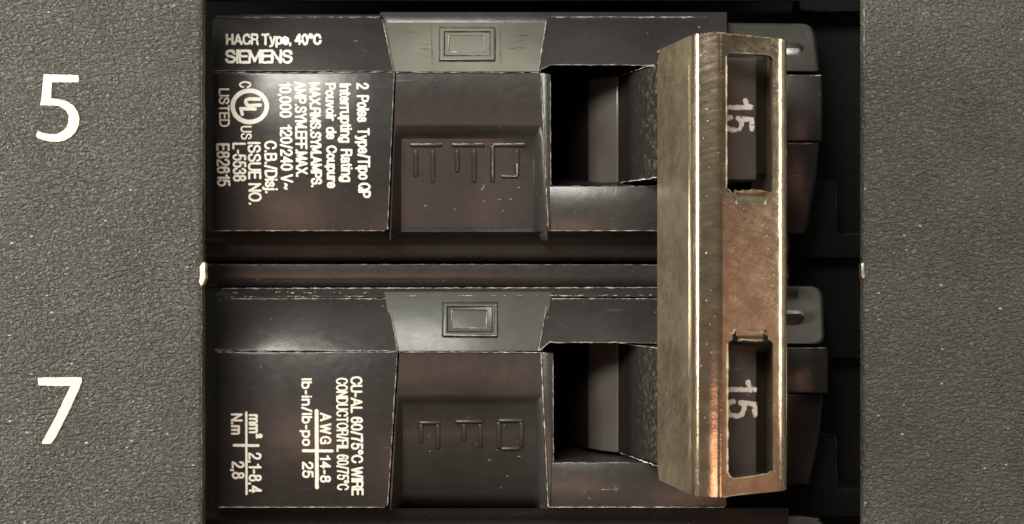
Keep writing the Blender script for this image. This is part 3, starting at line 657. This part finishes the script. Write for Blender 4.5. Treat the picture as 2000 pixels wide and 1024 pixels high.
# ---- handles
def handle(idx):
    y0, y1 = PL[idx]['str_y']
    # cross-section as (pixel x at height h) -> world x, h ; straight prism along z
    sec = [(1098, -2.35), (1122, -2.12), (1150, -1.74)]
    k = (D+1.25)/D
    z0 = (512-y0)*U*k; z1 = (512-y1)*U*k
    m = MB()
    def W(p, h): return (px(p, h), h)
    drum = [W(1095, -2.6), W(1100, -2.3), W(1122, -2.05), W(1149, -1.62), W(1153, -1.58), W(1168, -1.46), W(1186, -1.36), W(1204, -1.28), W(1209, -1.28), W(1215, -1.6), W(1215, -2.6)]
    n = len(drum)
    for zz in (0,):
        vs = [Vector((x, -h, z0)) for x, h in drum]+[Vector((x, -h, z1)) for x, h in drum]
        m.add(vs, [[i, (i+1) % n, (i+1) % n+n, i+n] for i in range(n)]+[list(range(n)), list(range(2*n-1, n-1, -1))])
    hd = m.build('toggle_handle', cb, [M['drum']], .012, 2, angle=50)
    # dark half of the drum and the arm that carries the tie
    a = MB()
    dk = [W(1090, -2.58), W(1098, -2.27), W(1121, -2.02), W(1149, -1.60), W(1144, -1.75), W(1110, -2.5)]
    n = len(dk)
    vs = [Vector((x, -h, z0+.01)) for x, h in dk]+[Vector((x, -h, z1-.01)) for x, h in dk]
    a.add(vs, [[i, (i+1) % n, (i+1) % n+n, i+n] for i in range(n)]+[list(range(n)), list(range(2*n-1, n-1, -1))])
    arm = [W(1209, -1.30), (px(1284, -.22)+.10, -.20), (px(1356, .86)+.06, .58), W(1392, .62), W(1476, .36), W(1502, .22), W(1498, -.2), W(1490, -.6), W(1420, -1.5), W(1215, -1.6)]  # right end added to fill the tie window with black for interior shade
    tz0, tz1 = (z0+(.0 if idx else 0), z1)
    n = len(arm)
    vs = [Vector((x, -h, z0)) for x, h in arm]+[Vector((x, -h, z1)) for x, h in arm]
    a.add(vs, [[i, (i+1) % n, (i+1) % n+n, i+n] for i in range(n)]+[list(range(n)), list(range(2*n-1, n-1, -1))])
    # ragged worn lower edge of the arm
    yb = y1+(1 if idx else 1)
    y2 = 512+(y1-512)*(D+1.3)/(D+.25)
    a.flash([(1211, y1, -1.28), (1290, y2, -.24)], 2.2, .004, gap=.1, jit=1.0)
    yt = 512+(y0-512)*(D+1.3)/(D+.25)
    a.flash([(1211, y0, -1.28), (1290, yt, -.24)], 1.2, .004, gap=.35, jit=1.0)
    am = a.build('handle_arm', hd, [M['arm'], M['worn']], .012, 2)
    # tip face carrying the rating
    t = MB()
    m_ = (.42-.74)/(px(1478, .42)-px(1372, .74))
    def hp(u):
        q = (u-1000)*U
        return (.74+m_*(q-px(1372, .74)))/(1+m_*q/D)
    TY = (112, 352) if idx == 0 else (671, 936)
    t.prism([(1388, TY[0]), (1478, TY[0]+2), (1478, TY[1]), (1388, TY[1])], [hp(1388)+.01, hp(1478)+.01, hp(1478)+.01, hp(1388)+.01], .0)
    tp = t.build('handle_tip', hd, [M['tip']], .02, 3)
    box = (1410, 192, 1473, 259) if idx == 0 else (1414, 741, 1479, 818)
    def wornout(f, gx, gy, field):
        c = field(.35)*1.3+field(.9)
        f = f-np.clip((np.abs(field(.16)) < .035)*3.5, 0, 9)*(np.abs(c) < .5)
        return f-(1.8 if idx == 0 else 1.2)*np.clip(field(.5)+.5*field(1.2)-(.16 if idx == 0 else .22), 0, 1)*4
    text_mesh('rating_number', '15', box, 0, hd, M['worn_print'], wd=10, track=.42, hfun=lambda x, y: hp(x)+.012, lift=.004, cell=.8, amp=1.6, extra=wornout)
    return hd
handle(0); handle(1)
# ---- handle tie: bent plated steel channel with two windows
def tie():
    prof = []                                    # outer surface (x, h)
    A = (px(1284, -.22), -.22); B = (px(1346, .80), .80); Cc = (px(1412, .985), .985); Dd = (px(1519, .66), .66)
    def bez(p0, p1, p2, n):
        return [((1-t)**2*p0[0]+2*t*(1-t)*p1[0]+t*t*p2[0], (1-t)**2*p0[1]+2*t*(1-t)*p1[1]+t*t*p2[1]) for t in [i/n for i in range(1, n+1)]]
    # corner control points: where the flats would meet
    def isect(p, d, q, e):
        det = d[0]*-e[1]+e[0]*d[1]
        s = ((q[0]-p[0])*-e[1]+e[0]*(q[1]-p[1]))/det
        return (p[0]+d[0]*s, p[1]+d[1]*s)
    d1 = (B[0]-A[0], B[1]-A[1]); d2 = (Dd[0]-Cc[0], Dd[1]-Cc[1])
    K1 = isect(B, d1, Cc, (-d2[0], -d2[1]))
    E = (px(1535, .50), .50); G = (E[0]-.10, -.25)
    K2 = isect(Dd, d2, E, (E[0]-G[0], E[1]-G[1]))
    Bm = (K1[0]*.5+B[0]*.30+Cc[0]*.20, K1[1]*.5+B[1]*.30+Cc[1]*.20+.0)
    J2 = (px(1370, .945), .945); th = math.radians(25); tdir = (math.cos(th), math.sin(th))
    J1 = isect(B, d1, J2, (-tdir[0], -tdir[1])); J3 = isect(J2, tdir, Cc, (-d2[0], -d2[1]))
    prof = [A, B]+bez(B, J1, J2, 7)+bez(J2, J3, Cc, 9)+[Dd]+bez(Dd, K2, E, 8)+[G]
    T = .085
    inner = []
    for i, p in enumerate(prof):
        a = prof[max(i-1, 0)]; b = prof[min(i+1, len(prof)-1)]
        dx, dh = b[0]-a[0], b[1]-a[1]; L = math.hypot(dx, dh)
        inner.append((p[0]+dh/L*T, p[1]-dx/L*T))
    ring = prof+inner[::-1]
    zt = (512-65)*U*(D-.985)/D; zb = (512-971)*U*(D-.985)/D
    nz = 48; n = len(ring); bm = bmesh.new(); vs = []
    for j in range(nz+1):
        f = j/nz; z = zt+(zb-zt)*f
        row = []
        for i, (x, h) in enumerate(ring):
            ends = 0
            if h < .1:                            # rounded corners of the flange ends
                r = .22; dz = min(z-zb, zt-z)
                if dz < r: ends = (r-math.sqrt(max(0, r*r-(r-dz)**2)))*.9*min(1, (.1-h)/.3)
            wob = .006*noise.noise(Vector((z*1.2, h*2, 0)))
            row.append(bm.verts.new((x+wob, -(h+ends), z)))
        vs.append(row)
    for j in range(nz):
        for i in range(n):
            bm.faces.new((vs[j][i], vs[j+1][i], vs[j+1][(i+1) % n], vs[j][(i+1) % n]))
    bm.faces.new(vs[0][::-1]); bm.faces.new(vs[nz])
    bmesh.ops.recalc_face_normals(bm, faces=bm.faces)
    me = bpy.data.meshes.new('tie'); bm.to_mesh(me); bm.free()
    ob = bpy.data.objects.new('tie_work', me); C.objects.link(ob)
    mm = d2[1]/d2[0]
    def hf(u):
        q = (u-1000)*U
        return (Cc[1]+mm*(q-Cc[0]))/(1+mm*q/D)
    def rr(x0, y0, x1, y1, r, sk0=0, sk1=0):
        pts = []
        for cx, cy, a0 in ((x1-r, y0+r+sk0, -90), (x1-r, y1-r-sk1, 0), (x0+r, y1-r, 90), (x0+r, y0+r, 180)):
            for k in range(7):
                a = math.radians(a0+k*15); pts.append((cx+r*math.cos(a), cy+r*math.sin(a)))
        return pts
    wins = [rr(1419, 103, 1509, 377, 9, 5, 0), rr(1422, 664, 1510, 934, 10, 0, 9),
            [(1430, 360), (1502, 360), (1499, 386), (1494, 397), (1441, 398), (1436, 388)],
            [(1430, 690), (1502, 690), (1500, 658), (1497, 646), (1493, 644), (1492, 652), (1440, 655), (1436, 645), (1431, 647)]]
    cut = []
    for k, wn in enumerate(wins):
        b2 = bmesh.new()
        fr = []; bk = []
        for (a, b) in wn:
            v = P(a, b, hf(a)); fr.append(b2.verts.new(v+Vector((.0, -.3, 0)))); bk.append(b2.verts.new(v+Vector((0, .35, 0))))
        m_ = len(fr)
        b2.faces.new(fr); b2.faces.new(bk[::-1])
        for i in range(m_): b2.faces.new((fr[i], bk[i], bk[(i+1) % m_], fr[(i+1) % m_]))
        bmesh.ops.recalc_face_normals(b2, faces=b2.faces)
        mc = bpy.data.meshes.new('cut'); b2.to_mesh(mc); b2.free()
        co = bpy.data.objects.new('cut', mc); C.objects.link(co); cut.append(co)
        md = ob.modifiers.new('b%d' % k, 'BOOLEAN'); md.operation = 'DIFFERENCE'; md.object = co; md.solver = 'EXACT'
    dg = bpy.context.evaluated_depsgraph_get(); dg.update()
    res = bpy.data.meshes.new_from_object(ob.evaluated_get(dg))
    bpy.data.objects.remove(ob)
    for c_ in cut: bpy.data.objects.remove(c_)
    bm = bmesh.new(); bm.from_mesh(res)
    bmesh.ops.remove_doubles(bm, verts=bm.verts, dist=.0005)
    bmesh.ops.dissolve_limit(bm, angle_limit=math.radians(.6), verts=bm.verts, edges=bm.edges)
    es = [e for e in bm.edges if len(e.link_faces) == 2 and e.calc_face_angle(0) > math.radians(50)]
    ret = bmesh.ops.bevel(bm, geom=es, offset=.013, segments=2, affect='EDGES', clamp_overlap=True, profile=.5)
    bm.normal_update()
    for f in bm.faces:
        if f.normal.x < -.93: f.material_index = 2
    for f in ret['faces']: f.material_index = 1
    for f in bm.faces: f.smooth = True
    for e in bm.edges:
        if len(e.link_faces) == 2 and (e.calc_face_angle(0) > math.radians(20) or e.link_faces[0].material_index != e.link_faces[1].material_index): e.smooth = False
    res2 = bpy.data.meshes.new('handle_tie'); bm.to_mesh(res2); bm.free()
    t = link('handle_tie', res2, cb, [M['steel'], M['steel_edge'], M['steel_matte']])
    t['label'] = 'yellowish plated steel tie joining both handles'
    # burrs on the cut edges
    b = MB()
    top = [(1284, 103, -.2), (1330, 82, .45), (1356, 71, .87), (1390, 66, .97)]
    b.flash([(a, c-1, h) for a, c, h in top], 3.0, .01, gap=.1, jit=1.2)
    b.flash([(1385, 65.5, .99), (1412, 66, .985), (1519, 77, .66)], 3.4, .012, gap=.05, jit=1.4)
    b.flash([(1412, 971, .985), (1460, 964, hf(1460)), (1532, 953, .52)], 2.6, .01, gap=.1, jit=1.0)
    b.flash([(1356, 963, .87), (1395, 971, .98)], 1.6, .01, gap=.3, jit=1.0)
    for k_, wn in enumerate(wins[:2]):
        n_ = len(wn)
        left = [q for q in wn if q[0] < 1432]
        ys_ = sorted(q[1] for q in left)
        b.flash([(1418.5 if k_ == 0 else 1421, ys_[0]+7, hf(1419)), (1418.5 if k_ == 0 else 1421, ys_[-1]-8, hf(1420))], 4.0, .004, gap=.05, jit=.22)
        eb = [(1421, 368, 0), (1428, 377, 0)] if k_ == 0 else [(1421, 922, 0), (1425, 931, 0), (1434, 935.5, 0), (1465, 932, 0), (1498, 926, 0), (1506, 921, 0)]
        b.flash([(u, v, hf(u)) for u, v, _ in eb], 3.0, .004, gap=.05, jit=.6)
    b.flash([(1428, 103, hf(1428)), (1500, 107, hf(1500))], 2.0, .003, gap=.2, jit=.6)
    o = b.build('burr', t, [M['steel_edge'], M['steel_edge']]); o['kind'] = 'stuff'
    # bent-in tabs
    for ys in ([(399, 0), (392, -.012), (385, -.035), (379, -.065), (374, -.105)], [(643, .0), (650, .004), (656, .004), (661, -.006), (665, -.02)]):
        q = MB()
        up = ys[0][0] < 500
        L0, R0 = (1440, 1495) if up else (1441, 1491)
        rowsF = []; rowsB = []
        for j, (y, dh) in enumerate(ys):
            l = L0-(j*1.5 if up else 0); r = R0+(j*1.2 if up else 0)
            rowsF.append([(x, y+(noise.noise(Vector((x*.15, j, 0)))*1.5 if j == 4 else 0), hf(x)+dh+.001) for x in [l+(r-l)*k/10 for k in range(11)]])
        for r_ in rowsF: rowsB.append([(x, y, h-.07) for x, y, h in r_])
        q.sheet(rowsF)
        q.sheet([rowsF[-1], rowsB[-1]]); q.sheet([[r_[0] for r_ in rowsF], [r_[0] for r_ in rowsB]]); q.sheet([[r_[-1] for r_ in rowsF], [r_[-1] for r_ in rowsB]])
        q.flash([(x, y, h+.004) for x, y, h in rowsF[-1]], 3.4, .01, gap=0, jit=1.6)
        if up:
            q.flash([(x, y, h+.006) for x, y, h in [r_[0] for r_ in rowsF]], 2.6, .008, gap=0, jit=.8)
            q.flash([(x, y, h+.006) for x, y, h in [r_[-1] for r_ in rowsF][:3]], 2.6, .008, gap=0, jit=.8)
            q.flash([(x, y-2, h+.01) for x, y, h in rowsF[-1]][2:9], 2.6, .012, gap=.1, jit=2)
        else:
            q.flash([(1432, 652, hf(1432)+.004), (1436, 644, hf(1436)+.004), (1440, 656, hf(1440))], 2.6, .008, gap=0)
            q.flash([(1492, 648, hf(1492)+.004), (1497, 655, hf(1497)+.004)], 2.6, .008, gap=0)
        q.build('bent_tab', t, [M['steel'], M['steel_edge']], angle=60)
    return t
tie()
# ---- the far ends of the poles, right of the tie
def far_end(idx, hs):
    if idx == 0:
        m = MB()
        m.loft([(1400, 45), (1572, 47), (1584, 53), (1590, 70), (1599, 140), (1400, 138)], [-1.22]*3+[-1.2, -1.0, -1.0], [(1400, 44), (1570, 46), (1586, 52), (1594, 70), (1601, 141), (1400, 139)], -2.0)
        m.flash([(1573, 50, -1.2), (1582, 90, -1.12), (1590, 138, -1.0)], 1.2, .002, gap=.3)
        m.build('rear_cap', hs, [M['insert_d'], M['insert_b']], .03, 3)['label'] = 'dark grey rear cap'
        s = MB(); s.prism([(1520, 83), (1560, 84), (1569, 89), (1570, 100), (1562, 110), (1520, 114)], [-1.10]*6, -1.25)
        s.build('rear_slot', hs, [M['deep']], .008)
        s = MB(); s.prism([(1520, 93), (1560, 94), (1566, 98), (1563, 108), (1556, 112), (1520, 114)], [-1.08]*6, -1.2)
        s.build('slot_metal', hs, [M['silver']], .01)
        e = MB()
        e.loft([(1500, 146), (1603, 146), (1604, 200), (1603, 276), (1500, 276)], [-1.0, -1.0, -1.0, -1.05, -1.05], [(1500, 144), (1606, 144), (1607, 200), (1606, 278), (1500, 278)], -2.4)
        e.loft([(1500, 277), (1597, 277), (1590, 350), (1574, 440), (1568, 456), (1500, 458)], [-1.08, -1.08, -1.15, -1.3, -1.35, -1.35], [(1500, 276), (1600, 276), (1594, 352), (1578, 442), (1570, 460), (1500, 462)], -2.4)
        e.flash([(1535, 148, -.98), (1603, 148, -.98)], 1.6, .003, gap=.3)
        e.flash([(1537, 281, -1.06), (1586, 281, -1.06)], 1.8, .002, gap=0, jit=.2); e.flash([(1540, 344, -1.12), (1560, 344, -1.12)], 1.8, .002, gap=0, jit=.2)
        e.build('rear_block', hs, [M['plate'], M['worn']], .02, 2)
    else:
        m = MB()
        m.loft([(1400, 560), (1585, 560), (1596, 564), (1602, 575), (1606, 658), (1602, 668), (1594, 672), (1400, 672)], [-1.2, -1.2, -1.2, -1.18, -.98, -.98, -.98, -.98],
               [(1400, 558), (1587, 558), (1599, 563), (1606, 575), (1610, 660), (1605, 671), (1595, 675), (1400, 675)], -2.0)
        m.build('rear_cap', hs, [M['insert_c']], .03, 3)['label'] = 'glossy grey rear cap'
        s = MB(); s.prism([(1520, 606), (1562, 606), (1572, 611), (1575, 618), (1570, 628), (1560, 633), (1520, 634)], -1.05, -1.25)
        s.build('rear_slot', hs, [M['silver']], .01)
        s = MB(); s.prism([(1520, 613), (1562, 613), (1570, 617), (1572, 622), (1567, 629), (1558, 634), (1520, 635)], -1.035, -1.2)
        s.build('slot_hollow', hs, [M['deep']], .008)
        e = MB()
        e.loft([(1500, 679), (1613, 679), (1615, 700), (1614, 768), (1500, 768)], [-1.0]*5, [(1500, 677), (1616, 677), (1618, 700), (1617, 771), (1500, 771)], -2.4)
        e.loft([(1500, 770), (1606, 770), (1596, 860), (1578, 945), (1500, 950)], [-1.2, -1.2, -1.4, -1.6, -1.6], [(1500, 770), (1608, 770), (1599, 862), (1580, 950), (1500, 955)], -2.4)
        e.flash([(1537, 680, -.98), (1613, 680, -.98)], 1.6, .003, gap=.3)
        e.build('rear_block', hs, [M['plate'], M['worn']], .02, 2)
far_end(0, H0); far_end(1, H1)
# ------------------------------------------------------------------ printing
def T(hs, s, box, **kw):
    kw.setdefault('lean', .018)
    return text_mesh('printed_line', s, box, F, hs, M['white'], **kw)
for s, b, k in (('2  Poles  Type/Tipo QP', (690.6, 162, 724.8, 387), {}), ('Interrupting  Rating', (657.5, 163, 689.5, 356), {}), ('Pouvoir  de  Coupure', (630.5, 162, 659.5, 368), {}),
             ('MAX.RMS.SYM.AMPS.', (603.7, 161, 629.5, 366), {}), ('AMP.SYM.EFF.MAX.', (574.5, 159, 601.5, 346), {}), ('10,000  120/240 V~', (541.5, 159.5, 573.5, 371), {}),
             ('C.B./Disj.', (510.6, 275, 543, 378), {}), ('ISSUE NO.', (483.3, 277.5, 511.5, 400.5), {}), ('L-5538', (453.5, 279, 481.5, 355), {}), ('E82615', (422.4, 280, 450, 364.5), {}),
             ('LISTED', (427, 173, 449, 248), dict(wd=3.3)), ('US', (470, 246, 492, 273), dict(wd=3.1)), ('C', (467, 158.7, 491, 172), dict(wd=3.4))):
    T(H0, s, b, **k)
def hsh(x, y): return F-.30+(.288)*(y-34)/102
T(H0, 'HACR Type, 40°C', (441, 65, 628, 93), rot=False, hfun=hsh, lift=.006, wd=4.6, amp=1.5)
T(H0, 'SIEMENS', (439.5, 97, 572, 124.5), rot=False, hfun=hsh, lift=.006, wd=5.0, amp=1.4, track=.17)
cv = lambda x, y: (400+x/3.66, 130+y/3.66)
ink('listing_mark', [[(487.7+33.4*math.cos(i*math.pi/20), 208+30.6*math.sin(i*math.pi/20)) for i in range(41)]], 8.9, F, H0, M['white'])
ink('listing_mark', [[cv(392, 234), cv(318, 232), cv(298, 240), cv(292, 256), cv(300, 272), cv(318, 280), cv(396, 276)], [cv(360, 304), cv(258, 302), cv(268, 342)]], 6.8, F, H0, M['white'], lift=.005)
for s, b, k in (('CU-AL 60/75°C WIRE', (683, 735, 711, 968.4), {}), ('CONDUCTOR/FIL 60/75°C', (655, 738, 682.5, 958), dict(wd=3.5)), ('lb-in/lb-po', (583.8, 739, 611, 871.6), dict(track=.27)), ('25', (589.7, 901.6, 612.5, 934), {}),
             ('14-8', (624.4, 889, 646.5, 943), dict(track=.3)), ('mm²', (485.5, 809, 513, 857), {}), ('N.m', (450.5, 807.6, 474.6, 849.5), {}), ('2,1-8,4', (481.5, 884, 511.5, 963.3), dict(track=.27)), ('2,8', (449, 901, 478, 936), dict(track=.27))):
    T(H1, s, b, **{**dict(lean=.01, wd=4.2), **k})
T(H1, 'AWG', (624.4, 806, 647.3, 868), track=.42, lean=0, wd=4.1)
for p, wd_ in (([(618.3, 803), (619, 952)], 7.6), ([(481, 806), (481.6, 965)], 4.6)): ink('printed_rule', [p], wd_, F, H1, M['white'], lift=.0045)
for p, wd_ in (([(592.5, 880.5), (649, 881)], 6), ([(457, 870), (504, 870.6)], 5.6)): ink('printed_rule', [p], wd_, F, H1, M['white'], lift=.0055)
# ------------------------------------------------------------------ edge of the next breaker below
nb = thing('circuit_breaker', P(1000, 1200, -2.6), 'top edge of another black circuit breaker, cut off by the bottom of the photo', 'circuit breaker')
s = MB()
s.sheet([[(x, y, h) for x in (400, 700, 1000, 1300, 1560, 1600)] for y, h in ((1008, F-1.2), (1012, F-.40), (1016, F-.37), (1040, F-.37), (1060, F-.45), (1064, F-.8))])
s.prism([(415, 1066), (760, 1066), (780, 1170), (415, 1170)], [F-.3, F-.3, F, F], -2.6)
s.prism([(1070, 1066), (1420, 1066), (1420, 1150), (1052, 1170)], [F-.3, F-.3, F, F], -2.6)
s.prism([(415, 1176), (1420, 1176), (1420, 1330), (415, 1330)], F, -2.6)
s.flash([(400, 1017, F-.37), (780, 1015, F-.37), (1300, 1013, F-.37), (1600, 1014, F-.37)], 1.5, .003, gap=.3)
s.build('pole_housing', nb, [M['plastic'], M['worn']], .01)
s = MB(); s.prism([(762, 1066), (1066, 1066), (1050, 1170), (776, 1170)], [F-.34, F-.34, F-.04, F-.04], -2.4); s.build('insert', nb, [M['insert_b']], .01)
s = MB(); s.loft([(780, 1016), (1560, 1008), (1590, 1012), (1606, 1024), (1606, 1060), (780, 1060)], [F-.34]*6, [(780, 1014), (1560, 1006), (1594, 1010), (1610, 1024), (1610, 1062), (780, 1062)], -2.2)
s.build('grey_ledge', nb, [M['insert_c']], .03, 3)

# ------------------------------------------------------------------ breaker above, mostly out of view, added to shade the top gap
nu = thing('circuit_breaker', P(1000, -300, -2.6), 'black circuit breaker above, mostly out of view, added to shade the top gap', 'circuit breaker')
s = MB()
s.prism([(415, -400), (1420, -400), (1420, -92), (415, -92)], F, -2.6)
s.sheet([[(x, y, h) for x in (400, 700, 1100, 1560)] for y, h in ((-93, F-.04), (-80, F-.3), (-30, F-.35), (2, F-.45), (4, F-1.6))])
s.build('pole_housing', nu, [M['deep'], M['worn']], .01)
for t_, (ox, oy) in (('toggle_handle', (1290, -300)),):
    q = MB(); q.prism([(ox, oy-60), (ox+110, oy-60), (ox+110, oy+120), (ox, oy+120)], -.1, -.9); q.build(t_, nu, [M['tip']], .02)
